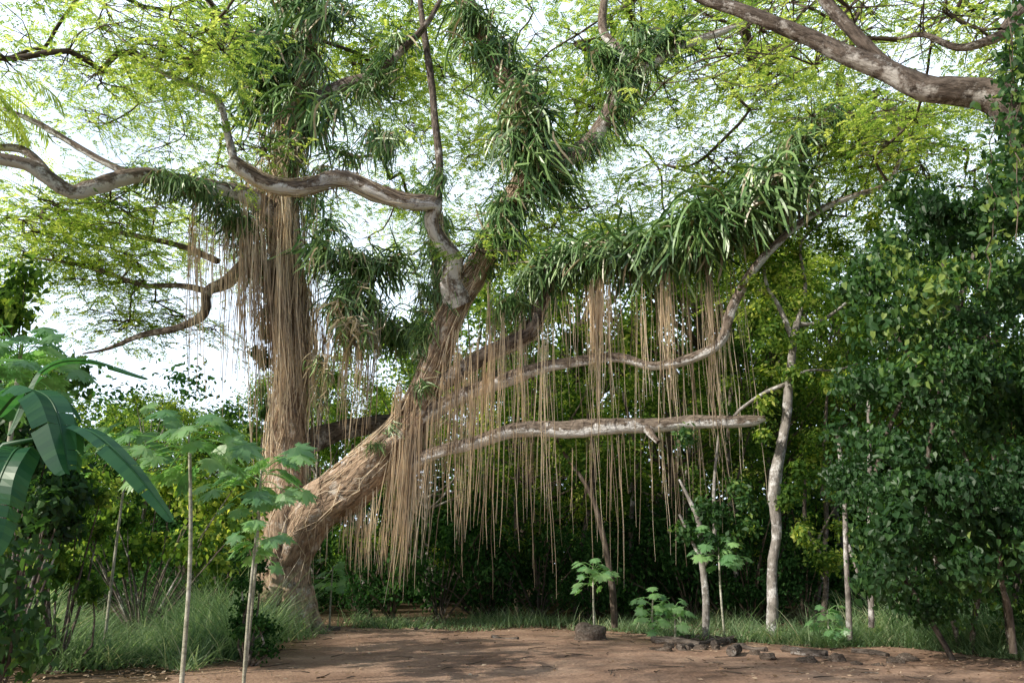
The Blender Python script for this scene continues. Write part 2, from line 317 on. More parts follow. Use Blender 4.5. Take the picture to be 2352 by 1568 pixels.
# roots clinging to the trunks
mb=MB()
def cling(path,i0,i1,n,spread,r=(.008,.022),wander=.22):
    path=path[i0:i1]
    for _ in range(n):
        a=R.uniform(0,6.28); k0=R.integers(0,max(1,len(path)*3//4)); k1=min(len(path),k0+R.integers(8,50))
        seg=path[k0:k1:3]
        if len(seg)<3: continue
        ang=a+np.cumsum(R.normal(0,wander,len(seg))); rr=seg[:,3]*(1.0+spread*R.uniform(0,1)**1.5*np.linspace(.2,1,len(seg)))+.02
        T=unit(np.gradient(seg[:,:3],axis=0)); N=unit(np.cross(T,[0.3,1,0.1])); B=np.cross(T,N)
        pts=seg[:,:3]+rr[:,None]*(np.cos(ang)[:,None]*N+np.sin(ang)[:,None]*B)+R.normal(0,.015,(len(seg),3))
        tube(mb,pts,np.linspace(R.uniform(*r),.005,len(seg))[::-1],4,rnd=R.uniform(0,1)**1.1)
cling(P['trunk'],2,95,270,.6,wander=.35); cling(P['trunk'],30,105,130,2.2,(.006,.016),.4); cling(P['diag'],0,75,230,.14,(.006,.015),.5); cling(P['arch'],0,60,50,.1,(.005,.010),.4); cling(P['arm'],0,30,50,.15,(.005,.012),.4)
part('clinging_roots',mb,M_root,tree,BASE,kind='stuff')
# ---------------------------------------------------------------- hanging roots
def strand(mb,p0,L_,r,rnd=None,sway=.02,lean=None):
    n=max(4,int(L_/.5)); t=np.linspace(0,1,n)
    ph=R.uniform(0,6.28,4); pts=np.stack([p0[0]+sway*L_*(np.sin(t*3+ph[0])-math.sin(ph[0])),p0[1]+sway*L_*(np.sin(t*2.6+ph[1])-math.sin(ph[1])),p0[2]-t*L_],-1)
    pts[:,:2]+=R.normal(0,.008,(n,2))
    if lean is not None: pts[:,:2]+=np.asarray(lean)*(t**1.3)[:,None]*L_
    tube(mb,pts,np.interp(t,[0,.85,1],[r,r,.003]),3,rnd=R.uniform(0,1) if rnd is None else rnd)
ROOTS=[
 ((440,600),(380,560),(600,980),(19.2,20),52,3,(.10,0)),
 ((550,690),(380,680),(740,1100),(19.2,19.9),40,6,(.10,0)),
 ((640,740),(450,760),(800,1100),(19.5,20),22,5,(.05,0)),
 ((720,870),(620,820),(860,1080),(19.4,20.2),32,6,(-.03,0)),
 ((905,1000),(880,1010),(1150,1360),(19.3,19.7),34,10,(-.05,0)),
 ((720,900),(1080,1200),(1260,1340),(19.6,20),16,6,(0,0)),
 ((1000,1120),(740,880),(1020,1320),(19,19.4),28,5,(-.02,0)),
 ((1120,1260),(640,800),(980,1350),(18.6,19.1),20,4,(0,0)),
 ((1355,1395),(620,680),(820,1010),(18.4,18.7),10,11,(0,0)),
 ((1260,1700),(600,700),(860,1350),(18,18.8),34,2,(0,0)),
 ((1515,1535),(580,640),(900,1180),(17.9,18.2),3,6,(0,0)),
 ((1605,1625),(560,620),(900,1180),(17.9,18.2),3,6,(0,0)),
 ((1050,1560),(980,1000),(1100,1380),(18.4,18.9),24,2,(0,0)),
]
cnt=0
for (x0,x1),(t0,t1),(b0,b1),(y0,y1),n,ns,lean in ROOTS:
    for _ in range(n):
        if cnt>=298: break
        px=R.uniform(x0,x1); Y=R.uniform(y0,y1); a=S(px,R.uniform(t0,t1),Y); b=S(px,R.uniform(b0,b1),Y); Ln=a[2]-b[2]
        if Ln<.4: continue
        mb=MB(); rn=R.uniform(0,.85); sp=R.uniform(.015,.07)
        for k in range(R.integers(1,ns+2)):
            strand(mb,a+np.array([R.normal(0,sp),R.normal(0,sp),R.uniform(-.4,.1)]),Ln*R.uniform(.4,1.05),R.uniform(.005,.012),min(1,rn+R.uniform(0,.3)),lean=np.array(lean)*R.uniform(.1,1.7)+[R.normal(0,.018),0])
        obj('hanging_root',mb.mesh('hanging_root',a,M_root),a,None,'straw coloured aerial root hanging from a rain tree limb','hanging root','aerial roots hanging from the rain tree'); cnt+=1
mb=MB()
for (x0,x1),(t0,t1),(b0,b1),(y0,y1),n,ns,lean in ROOTS:
    for _ in range(n*2):
        px=R.uniform(x0-8,x1+8); Y=R.uniform(y0,y1)+.2; a=S(px,R.uniform(t0,t1),Y); b=S(px,R.uniform(b0,b1),Y)
        strand(mb,a,max(.5,(a[2]-b[2])*R.uniform(.3,1)),R.uniform(.004,.008),R.uniform(.3,1),lean=lean)
obj('hanging_root_fringe',mb.mesh('hanging_root_fringe',mat=M_root),label='fine fringe of straw coloured aerial roots below the limbs',cat='hanging roots',kind='stuff')
# ---------------------------------------------------------------- cactus clumps
def cactus_mesh(n,up,deadp=.08):
    mb=MB(); tube(mb,[[-.5,0,-.05],[-.2,.05,0],[.2,-.05,0],[.5,0,-.05]],[.03,.05,.05,.03],5,rnd=.9)
    for i in range(n):
        a=R.uniform(0,6.28); e=R.uniform(-.3,1.1) if up else R.uniform(-1.2,.4); Ln=R.uniform(.45,1.4)
        d=np.array([math.cos(a)*math.cos(e),math.sin(a)*math.cos(e),math.sin(e)]); p=R.normal(0,.2,3)*[1.6,1.0,.7]; pts=[p]
        m=7; g=R.uniform(.15,.7); cv=R.normal(0,.14,3)
        for k in range(m):
            d=unit(d+np.array([0,0,-g])+cv+R.normal(0,.1,3)); p=p+d*Ln/m; pts.append(p)
        w=R.uniform(.018,.034); dead=R.uniform()<deadp
        tube(mb,pts,w*np.array([.7,1,1.05,1,1.05,1,.9,.25]),3,rnd=R.uniform(.88,1) if dead else R.uniform(0,.82))
    return mb.mesh('cactus_clump',mat=M_cact)
CM=[cactus_mesh(58,True) for _ in range(4)]+[cactus_mesh(58,False) for _ in range(4)]; CDRY=[cactus_mesh(50,False,.7) for _ in range(2)]
CL=[
 ((705,-40),(690,300),20.3,21,70,.95),((560,150),(640,260),20.6,7,35,.85),((820,200),(930,105),19.9,6,18,.7),((600,60),(560,140),21.2,5,30,.8),
 ((740,570),(900,605),19.9,9,20,.75),((790,640),(850,720),19.8,6,20,.7),((1000,400),(1005,700),19.6,10,12,.55),((970,650),(970,900),19.5,10,10,.5),
 ((1060,0),(1220,260),19.4,14,24,.75),((1190,260),(1260,430),19,14,38,.85),((1280,350),(1380,320),18.9,4,18,.6),((1200,430),(1100,610),19.1,11,22,.65),
 ((1400,260),(1470,110),18.8,9,18,.7),((1490,70),(1570,100),18.7,5,20,.7),((1390,110),(1390,160),19,3,16,.6),
 ((1235,640),(1330,570),18.8,7,18,.75),((1330,575),(1600,545),18.3,20,20,.85),((1600,520),(1820,400),17.8,26,28,.9),((1800,350),(1910,250),17.6,8,16,.6),
 ((320,385),(470,430),18.4,9,12,.5),((830,735),(970,760),22.2,9,20,.75),((480,430),(560,520),19.5,6,20,.6),((860,300),(900,330),20.2,4,20,.6),((1230,660),(1150,700),19,4,18,.55),
 ((540,470),(560,620),20.1,5,14,.5),((720,460),(750,620),20,6,14,.5),((930,960),(840,1040),19.5,5,10,.3)]
DRY=[((640,330),(700,420),20,5,40,.7),((770,680),(800,780),19.7,5,20,.65),((590,560),(620,760),19.9,4,16,.5),((1180,200),(1220,300),18.9,3,20,.7),((730,780),(740,960),19.8,4,14,.45)]
for lst,meshes in ((CL,CM),(DRY,CDRY)):
  for (x0,y0),(x1,y1),Y,n,sp,sc in lst:
    for i in range(n):
        t=(i+R.uniform(0,1))/n; p=S(x0+(x1-x0)*t+R.normal(0,sp*.6),y0+(y1-y0)*t+R.normal(0,sp*.5),Y+R.normal(0,.2))
        o=obj('cactus_clump',meshes[R.integers(len(meshes))],p,None,'shaggy green climbing cactus clump draped over a tree limb' if meshes is CM else 'dry tan climbing cactus clump withering on the trunk','cactus','cactus clumps growing on the rain tree')
        o.rotation_euler=(R.normal(0,.25),R.normal(0,.25),R.uniform(0,6.28)); o.scale=[sc*R.uniform(.75,1.3)]*3
# ---------------------------------------------------------------- neighbouring tree with overhead limb
b2=np.array([9.6,9.0,0.]); t2=thing('rain_tree',b2,'grey rain tree with a thick limb arching over the clearing','tree')
O={'a':[(2680,1700,9.2,100),(2640,1100,9.2,74),(2590,720,9.3,58),(2480,440,9.5,48),(2352,275,9.8,42),(2285,222,10,37),(2200,210,10.1,31),(2120,203,10.2,28),(2040,165,10.3,24),(1950,130,10.4,22),(1850,82,10.6,19),(1720,32,10.8,16),(1600,-10,11,13),(1450,-90,11.2,9)],
 'b':[(2110,200,10.2,22),(2030,145,10.3,15),(1965,80,10.3,14),(1900,10,10.4,13),(1830,-90,10.4,8)],
 'c':[(2540,180,11,24),(2440,110,11.6,18),(2352,60,12,13),(2280,90,12.2,11),(2200,110,12.4,8),(2120,80,12.6,6),(2060,90,12.8,3)],'d':[(2560,80,11.8,22),(2440,30,12,18),(2352,20,12,16),(2300,70,12.1,9)]}
Q={k:limb(v,.12) for k,v in O.items()}
mb=MB(); tube(mb,Q['a'][:,:3],Q['a'][:,3],20,.09); part('trunk',mb,M_bark3,t2,b2,True)
for k in 'bcd':
    mb=MB(); tube(mb,Q[k][:,:3],Q[k][:,3],10,.1); part('limb',mb,M_bark3,t2,b2,True)
at2=[]
for c,s,n in [((1800,60,13),(220,50),15),((2200,40,13.5),(120,50),11),((1650,150,14),(100,60),5),((2000,-60,12),(250,40),7),((2320,130,13),(50,60),5)]:
    for i in range(n): at2.append(S(c[0]+R.normal(0,s[0]*.7),c[1]+R.normal(0,s[1]*.7),c[2]+R.normal(0,.8)))
for i in range(22): at2.append([R.uniform(6,17),R.uniform(1,11),R.uniform(10,13.5)])
at2=np.array(at2); at2=np.array([p for p in at2 if not(((proj(p)[0]-2170)/110)**2+((proj(p)[1]-150)/60)**2<1)])
mb=MB(); network(mb,np.concatenate([Q['a'][-30:,:3],Q['b'][10:,:3],Q['c'][:,:3],Q['d'][:,:3]]),at2,.5,.009); part('branches',mb,M_twig,t2,b2,True,kind='stuff')
mb=MB(); place_clusters(mb,at2,T_near,(.8,1.3)); part('crown',mb,M_can,t2,b2)
# ---------------------------------------------------------------- generic forest trees (shared meshes)
def clump_leaves(mb,c,r,n,L,W,fn=kites,down=.3,shell=.55):
    d=rdir(n); rr=r*(shell+(1-shell)*R.uniform(0,1,n))[:,None]*np.array([1,1,.8]); lump=1+.25*np.sin(d[:,:1]*5+c[0])*np.cos(d[:,1:2]*4+c[1])
    p=c+d*rr*lump; nn=d*.8+[0,0,.5]+R.normal(0,.5,(n,3)); dd=np.cross(nn,R.normal(0,1,(n,3)))+np.array([0,0,-down]); 
    fn(mb,p,dd,nn,L*R.uniform(.7,1.3,n),W*R.uniform(.7,1.3,n),np.clip(R.uniform(0,1,n)*.7+R.uniform(0,.3),0,1))
def forest_variant(H,Rr,L,ncl,per,low=.2,pale=False):
    mt=MB(); bend=R.normal(0,.6,2)
    path=catmull([[0,0,-.2,.17],[bend[0]*.3,bend[1]*.3,H*.2,.13],[bend[0],bend[1],H*.45,.10],[bend[0]*.6,bend[1]*.7,H*.75,.05]],.4)
    tube(mt,path[:,:3],path[:,3],8,.08); mc=MB()
    for i in range(ncl):
        z=R.uniform(low,1.0); prof=math.sin(math.pi*min(1,max(.12,(z-low)/(1-low)*.85+.12)))**.6; a=R.uniform(0,6.28); r=Rr*prof*R.uniform(.3,1.1)
        c=np.array([bend[0]*.6+r*math.cos(a),bend[1]*.6+r*math.sin(a),z*H*.93]); s=path[min(len(path)-1,int(len(path)*min(.95,z*.9)))][:3]
        q=catmull([s,(s+c)/2+[0,0,-.3],c],.8); tube(mt,q,np.linspace(.05,.012,len(q)),5)
        clump_leaves(mc,c,R.uniform(.45,1.4)*Rr*.27,per,L,L*.55,shell=.15)
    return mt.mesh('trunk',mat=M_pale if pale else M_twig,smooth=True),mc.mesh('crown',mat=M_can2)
FV=[forest_variant(10,3.6,.14,34,310,[.15,.3,.42][i%3],i%2==0) for i in range(6)]
FD=[]
for i in range(3):
    mc=MB(); mt=MB()
    for k in range(12):
        c=np.array([R.normal(0,.75),R.normal(0,.75),R.uniform(.4,2.6)]); tube(mt,[[0,0,-.1],c*[.5,.5,.6],c],[.03,.02,.01],4); clump_leaves(mc,c,R.uniform(.4,.85),130,.14,.07,shell=.1)
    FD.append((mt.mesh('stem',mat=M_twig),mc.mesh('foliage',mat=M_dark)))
def inst(name,parts,names,loc,scale,label,cat,group,rz=None):
    e=thing(name,loc,label,cat,group); e.rotation_euler=(0,0,R.uniform(0,6.28) if rz is None else rz); e.scale=scale
    for m,nm in zip(parts,names): obj(nm,m,(0,0,0),e)
    return e
for Y,x0,x1,st in [(27.5,-1,17,3.4),(31,-14,19,4.0),(36,-24,22,4.8),(43,-30,27,5.5)]:
    x=x0
    while x<x1:
        xx=x+R.uniform(-1.3,1.3); yy=Y+R.uniform(-2,2); px=1176+F*xx/yy*.97
        el=15 if px<650 else (17 if px<1000 else (21 if px<1300 else 25))
        H=(1.6+yy*math.tan(math.radians(el)))*R.uniform(.7,1.04)
        if Y<30: H*=.85
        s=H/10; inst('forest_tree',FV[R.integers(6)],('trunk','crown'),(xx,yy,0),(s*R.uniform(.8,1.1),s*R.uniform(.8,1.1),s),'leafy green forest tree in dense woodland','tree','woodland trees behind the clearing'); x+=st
for i in range(130):
    px=R.uniform(-60,2400); yy=R.uniform(22.5,31) if px>780 else R.uniform(22,34); s=R.uniform(.5,1.2)
    if i>75: yy=R.uniform(31,40); s=R.uniform(1.3,2.1)
    xx=(px-1176)/F*yy*1.02
    if abs(xx-BASE[0])<1.6 and yy<23: continue
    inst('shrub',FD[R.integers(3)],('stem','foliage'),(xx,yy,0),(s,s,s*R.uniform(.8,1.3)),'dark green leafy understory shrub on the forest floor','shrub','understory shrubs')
mc=MB()
for i in range(520):
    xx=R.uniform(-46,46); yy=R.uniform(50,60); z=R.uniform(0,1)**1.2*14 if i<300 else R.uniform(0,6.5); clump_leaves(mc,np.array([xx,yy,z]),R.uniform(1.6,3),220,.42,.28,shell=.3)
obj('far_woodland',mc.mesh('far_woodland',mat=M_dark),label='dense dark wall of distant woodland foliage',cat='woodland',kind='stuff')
# ---------------------------------------------------------------- pale slender trees
def slender(name,label,specs,crowns,mat=M_pale,leafm=M_can2,Lf=.13,n=150,cat='tree',group=None,rs=.8):
    b=ground_at(specs[0][0][0],specs[0][0][1]); e=thing(name,b,label,cat,group); mb=MB()
    for s in specs:
        q=limb(s,.12); tube(mb,q[:,:3],q[:,3]*rs,9,.13)
    part('trunk',mb,mat,e,b,True)
    if crowns:
        mc=MB()
        for px,py,Y,r in crowns: clump_leaves(mc,S(px,py,Y),r,n,Lf,Lf*.55,shell=.15)
        part('crown',mc,leafm,e,b)
slender('pale_tree','slender pale grey tree forking above the clearing edge',[[(1772,1480,17.6,19),(1775,1400,17.6,16),(1774,1300,17.6,15),(1784,1220,17.6,15),(1778,1120,17.7,17),(1803,980,17.8,13),(1812,880,17.9,13),(1822,790,18,12),(1832,740,18,11)],
 [(1822,780,18,9),(1792,710,18.1,7),(1760,650,18.2,5),(1745,560,18.3,4),(1700,500,18.4,2)],[(1832,745,18,8),(1880,740,18,6),(1950,690,18,4),(2010,620,18,3),(2050,580,18,2)],[(1812,880,17.9,7),(1760,900,18,6),(1700,940,18.1,5),(1680,965,18.2,4)],[(1812,870,17.9,6),(1860,850,18,4),(1920,850,18.1,3),(1980,830,18.2,2)],[(1832,740,18,7),(1850,660,18.1,5),(1840,560,18.2,4),(1900,500,18.3,3),(1940,440,18.3,2)]],
 [(1745+R.normal(0,60),600+R.normal(0,60),18.3,.5) for _ in range(10)]+[(1960+R.normal(0,70),640+R.normal(0,90),18.2,.55) for _ in range(16)]+[(1880+R.normal(0,60),520+R.normal(0,60),18.3,.5) for _ in range(9)]+[(1830+R.normal(0,80),800+R.normal(0,110),17.7,.3) for _ in range(12)]+[(1810+R.normal(0,30),R.uniform(950,1250),17.5,.2) for _ in range(5)])
slender('young_tree','thin leaning brown sapling on the forest edge',[[(1412,1440,19,9),(1405,1340,19,9),(1385,1230,19.1,8),(1355,1130,19.2,7),(1290,1030,19.3,5),(1270,980,19.3,3)]],[(1290,1020,19.3,.45),(1330,1060,19.4,.4)],M_twig)
slender('young_tree','thin whitish forked sapling with leafy top',[[(1622,1460,18,10),(1620,1360,18,10),(1612,1290,18,9),(1605,1200,18.1,8),(1580,1140,18.2,6),(1560,1100,18.2,3)],[(1615,1300,18,7),(1640,1250,18,6),(1640,1120,18.1,5),(1650,1000,18.2,3)],[(1612,1290,18,6),(1560,1180,18,4)]],[(1630+R.normal(0,50),1190+R.normal(0,60),17.8,.35) for _ in range(9)],M_pale,M_vine)
slender('young_tree','thin pale twin-stemmed sapling beside tall grass',[[(1952,1470,16.5,9),(1945,1320,16.5,8),(1940,1150,16.5,7),(1925,1000,16.6,6)],[(1948,1250,16.5,6),(1975,1330,16.4,4)],],[(1925,980,16.6,.5),(1960,1010,16.5,.4)],M_pale,M_vine)
slender('young_tree','straight pale stem rising into leafy vines',[[(2002,1440,16,8),(2000,1300,16,8),(1998,1100,16,7),(1995,900,16.1,5)]],[(1995,900,16.1,.5)],M_pale,M_vine)
slender('young_tree','slim brown sapling at the clearing edge',[[(2328,1500,13,10),(2318,1400,13,9),(2300,1330,13,7),(2290,1180,13,5)]],[(2290,1180,13,.4)],M_twig,M_vine)
for px,py,top_,ln in [(1160,1420,1000,40),(1460,1418,900,-30),(1540,1415,980,50),(1700,1425,860,-20),(1870,1430,900,30),(850,1418,1020,-40),(1240,1420,1050,-30),(1890,1440,1100,-40),(1320,1420,950,30),(1745,1425,1050,20)]:
    Y=ground_at(px,py)[1]; slender('young_tree','thin shaded grey-brown woodland stem with a sparse crown',[[(px,py,Y,8),(px+ln*.2+R.normal(0,12),py*.6+top_*.4,Y,7),(px+ln*.8+R.normal(0,16),py*.3+top_*.7,Y,6),(px+ln,top_,Y,4)],[(px+ln*.5,py*.45+top_*.55,Y,4),(px+ln*.5+50,top_+60,Y,2)]],[(px+ln*.6+R.normal(0,50),top_+R.uniform(-60,250),Y-.2,.45) for _ in range(9)],M_bark3,M_can2,group='thin woodland stems')
# ---------------------------------------------------------------- vine covered tree
b=np.array([8.6,15,0.]); e=thing('vine_covered_tree',b,'tree smothered in green heart-leaved climbing vine','tree')
mt=MB()
for k in range(7):
    x0=b[0]+R.uniform(-1.5,1.5); q=catmull([[x0,b[1]+R.normal(0,.5),-.1,.05],[x0+R.normal(0,.3),b[1]+R.normal(0,.4),3,.04],[b[0]+R.normal(0,1.4),b[1]+R.normal(0,.6),7,.03]],.3); tube(mt,q[:,:3],q[:,3],9,.08)
part('trunk',mt,M_bark3,e,b,True)
mc=MB(); n=0
while n<215:
    px=R.uniform(1890,2560); py=R.uniform(200,1440)
    top_=470+50*math.sin(px*.02)+max(0,(2060-px))*1.0-max(0,px-2230)*1.8; bot=1390+50*math.sin(px*.03)-max(0,2060-px)*.5
    if py<top_ or py>bot: continue
    if px<1950+45*math.sin(py*.015)+25*math.sin(py*.04): continue
    c=S(px,py,14.8+R.uniform(-1.8,2.0)-1.0*math.sin((px-1900)/300)); k=R.uniform(.7,1.3); clump_leaves(mc,c,R.uniform(.3,.75),int(240/k),.105*k,.09*k,hearts,1.0,.15); n+=1
part('vine_foliage',mc,M_vine,e,b)
o0=Q['a'][40][:3]; mc=MB(); e=thing('climbing_vine',o0,'dark heart-leaved vine trailing from an overhead limb','vine'); ms=MB()
for k in range(15):
    px=2335+R.uniform(-55,130); top_=R.uniform(-60,260); bot=top_+R.uniform(150,480); Y=9.6+R.uniform(-.6,.6); a=S(px,top_,Y); z=S(px+R.normal(0,15),bot,Y); nn=int((a[2]-z[2])/.024)
    pts=a+(z-a)*np.linspace(0,1,12)[:,None]+R.normal(0,.03,(12,3)); tube(ms,pts,.008,4)
    p=a+(z-a)*R.uniform(0,1,nn)[:,None]+R.normal(0,.11,(nn,3)); nv=np.array([0,-.8,.5])+R.normal(0,.5,(nn,3)); hearts(mc,p,np.cross(nv,R.normal(0,1,(nn,3)))+[0,0,-.8],nv,.11*R.uniform(.5,1.2,nn),.09)
part('stem',ms,M_twig,e,o0); part('foliage',mc,M_vine,e,o0)
# ---------------------------------------------------------------- papaya plants
def papaya_leaf(mb,c,d,n_,rad,rnd):
    d=unit(d); n_=unit(n_); s=unit(np.cross(d,n_)); n_=np.cross(s,d)
    P_=[];D_=[];Ls=[];Ws=[]
    for k in range(-3,4):
        a=k*math.radians(43); dd=d*math.cos(a)+s*math.sin(a); Lk=rad*(1-.11*abs(k))*R.uniform(.9,1.1); dr=dd-n_*.3
        P_.append(c);D_.append(dr);Ls.append(Lk);Ws.append(Lk*.34)
        for t,sg,l in ((.35,1,.42),(.4,-1,.42),(.6,1,.32),(.65,-1,.32)):
            a2=a+sg*math.radians(38); P_.append(c+unit(dr)*Lk*t*.9);D_.append(d*math.cos(a2)+s*math.sin(a2)-n_*.4);Ls.append(Lk*l);Ws.append(Lk*.18)
    m=len(P_); kites(mb,np.array(P_),np.array(D_),np.tile(n_,(m,1))+R.normal(0,.08,(m,3)),np.array(Ls),np.array(Ws),np.full(m,rnd))
def papaya(px,pyg,pyt,Y,rst,nleaf,rad,pet,label,lean=0,group='papaya plants'):
    t=S(px,pyt,Y); b=np.array([t[0]+lean,Y,0.]); e=thing('papaya_plant',b,label,'papaya plant',group)
    q=catmull([[*b-[0,0,.1],rst],[*(b*.5+t*.5+R.normal(0,.03,3)),rst*.85],[*t,rst*.6]],.15); ms=MB(); tube(ms,q[:,:3],q[:,3],9,.06); part('trunk',ms,M_stem,e,b,True)
    mc=MB(); mp=MB()
    for i in range(nleaf):
        a=i*2.4+R.uniform(-.3,.3); el=R.uniform(-.45,.9); d=np.array([math.cos(a)*math.cos(el),math.sin(a)*math.cos(el),math.sin(el)]); s0=t-np.array([0,0,R.uniform(0,.45)]); L_=pet*R.uniform(.5,1.15)
        c=s0+d*L_+[0,0,-.1*L_]; tube(mp,catmull([s0,s0+d*L_*.5+[0,0,.03],c],.1),.007,4,rnd=.9); papaya_leaf(mc,c,d*[1,1,.3]-[0,0,.45],np.array([-.3,-.6,1])+d*.5+R.normal(0,.3,3),rad*R.uniform(.7,1.15),R.uniform(0,1))
    part('leaf_stalks',mp,M_pap,e,b); part('crown',mc,M_pap,e,b)
papaya(435,0,985,10.8,.032,28,.34,.78,'tall young papaya plant with pale green lobed leaves',.25)
papaya(590,0,1205,11,.024,13,.25,.42,'slim papaya plant with a pale stem beside the path')
papaya(600,0,1080,12.6,.026,28,.34,.78,'leafy papaya plant with broad lobed leaves')
papaya(300,0,1000,14,.026,24,.36,.78,'leafy papaya plant with broad lobed leaves')
papaya(50,0,790,11,.045,28,.36,.8,'tall papaya plant with drooping lobed leaves')
papaya(-60,0,830,8.6,.045,20,.28,.6,'tall papaya plant with drooping lobed leaves')
papaya(1362,0,1300,18.3,.025,26,.22,.5,'small papaya sapling on the shaded forest edge')
papaya(1500,0,1370,17.5,.025,22,.2,.42,'small papaya sapling beside fallen logs')
papaya(1545,0,1390,17.3,.025,18,.2,.4,'small papaya sapling beside fallen logs')
papaya(1650,0,1240,17.9,.025,26,.24,.55,'papaya sapling with dark lobed leaves')
papaya(1900,0,1400,16.6,.02,18,.19,.35,'low papaya sapling near the stones')
papaya(765,0,1300,21,.025,14,.24,.4,'thin papaya sapling near the big trunk')
# ---------------------------------------------------------------- banana plants
def banana_leaf(mb,path,w,split=.5):
    q=catmull(path,.05); n=len(q); T=unit(np.gradient(q,axis=0)); s=unit(np.cross(T,[0,0,1])); u=np.cross(s,T); t=np.linspace(0,1,n)
    W=w*np.sin(np.pi*np.clip(t*.93+.05,0,1))**.45
    tube(mb,q,np.linspace(.016,.004,n),5,rnd=1)
    for sg in (1,-1):
        i=0
        while i<n-2:
            m=min(n-1-i,R.integers(1,4) if R.uniform()<split else R.integers(5,14)); j=i+m; fold=R.uniform(.05,.4)
            for k in range(i,j):
                a,b_=q[k],q[k+1]; g=.012 if k==j-1 else 0
                oa=s[k]*sg*W[k]; ob=s[k+1]*sg*W[k+1]
                m1=a+oa*.5+u[k]*W[k]*.12+T[k]*W[k]*.12; m2=b_+ob*.5+u[k+1]*W[k+1]*.12+T[k+1]*(W[k+1]*.12-g)
                e1=a+oa*.93-u[k]*W[k]*fold+T[k]*W[k]*.3; e2=b_+ob*.93-u[k+1]*W[k+1]*fold+T[k+1]*(W[k+1]*.3-g*2)
                r=R.uniform(.2,.7); mb.add([a,m1,m2,b_],[[0,1,2,3]],None,r); mb.add([m1,e1,e2,m2],[[0,1,2,3]],None,r)
            i=j
b=S(-60,1300,7.2); b[2]=0; e=thing('banana_plant',b,'banana plant with torn broad dark green leaves','banana plant')
ms=MB(); q=catmull([[*b-[0,0,.1],.1],[b[0]+.02,b[1],1.2,.08],[*S(-20,1060,7.2),.045],[*S(90,1005,7.2),.012]],.12); tube(ms,q[:,:3],q[:,3],10,.03); part('trunk',ms,M_ban,e,b,True)
for pth,w,sp in [([S(85,1012,7.2),S(190,985,6.9),S(290,1060,6.7),S(400,1200,6.6)],.18,.1),([S(20,1000,7.2),S(90,860,7.3),S(190,828,7.4),S(340,870,7.5)],.11,.3),([S(-10,960,7.6),S(50,900,7.3),S(120,925,6.9),S(160,1090,6.6)],.26,.5),([S(60,1030,7.2),S(30,1040,6.8),S(-10,1130,6.6),S(-30,1280,6.5)],.24,.6)]:
    ml=MB(); banana_leaf(ml,pth,w,sp); part('leaf',ml,M_ban,e,b)
# ---------------------------------------------------------------- left shrubs
def bigshrub(px0,px1,py0,py1,Y,n,L_,label,mat=M_vine,per=240,fn=hearts,r=(.25,.55)):
    b=S((px0+px1)/2,1400,Y); b[2]=0; e=thing('shrub',b,label,'shrub'); ms=MB(); mc=MB()
    for i in range(n):
        c=S(R.uniform(px0,px1),R.uniform(py0,py1),Y+R.uniform(-.6,.6)); q=catmull([b-[0,0,.05],(b+c)/2+R.normal(0,.1,3),c],.3); tube(ms,q,np.linspace(.03,.008,len(q)),5); clump_leaves(mc,c,R.uniform(*r),per,L_,L_*.85,fn,.8,.15)
    part('stem',ms,M_bark3,e,b); part('foliage',mc,mat,e,b)
bigshrub(-140,50,1080,1500,8.0,18,.10,'dark broad-leaved shrub with pale stems below banana leaves',M_vine,per=80)
bigshrub(-120,60,620,900,12.5,14,.12,'dark leafy shrub reaching up beside banana plant',M_can2,per=150)
bigshrub(-100,170,850,1250,12,24,.12,'leafy shrub behind banana plant',M_vine,per=180)
bigshrub(60,240,1120,1360,13,12,.09,'dark leafy bush at the grass edge',M_can2,per=150,r=(.2,.45))
bigshrub(100,560,1080,1300,17.5,26,.13,'mixed green undergrowth beside the tree',M_can2,per=200,fn=kites,r=(.35,.7))
bigshrub(540,620,1290,1500,13.5,9,.06,'small-leaved bush beside the papaya stem',M_dark,per=200,fn=kites,r=(.15,.3))
bigshrub(570,620,760,1000,20.9,6,.1,'ivy-like climber on the side of the trunk',M_vine,per=200,r=(.2,.35))
b=S(-160,1300,17); b[2]=0; t=S(-120,200,17); e=thing('coconut_palm',b,'tall palm with sunlit drooping fronds','palm tree'); ms=MB(); q=catmull([[*b,.2],[*(b*.5+t*.5+[.3,0,0]),.15],[*t,.12]],.3); tube(ms,q[:,:3],q[:,3],10,.03); part('trunk',ms,M_pale,e,b,True); mc=MB()
for i in range(18):
    a=i*2.4; el=R.uniform(-.2,1); d=np.array([math.cos(a)*math.cos(el),math.sin(a)*math.cos(el),math.sin(el)]); p=t.copy(); pts=[p]
    for k in range(14): d=unit(d+[0,0,-.15]); p=p+d*.2; pts.append(p)
    pts=np.array(pts); tube(mc,pts,np.linspace(.03,.006,15),4,rnd=.8); qq=catmull(pts,.045); T=unit(np.gradient(qq,axis=0)); s=unit(np.cross(T,[0,0,1]))
    for sg in(1,-1): kites(mc,qq,s*sg+T*.5+[0,0,-.6]+R.normal(0,.12,qq.shape),np.tile([0,0,1.],(len(qq),1))+s*.3,.5,.04,np.clip(R.normal(.7,.2,len(qq)),0,1))
part('crown',mc,M_can,e,b)
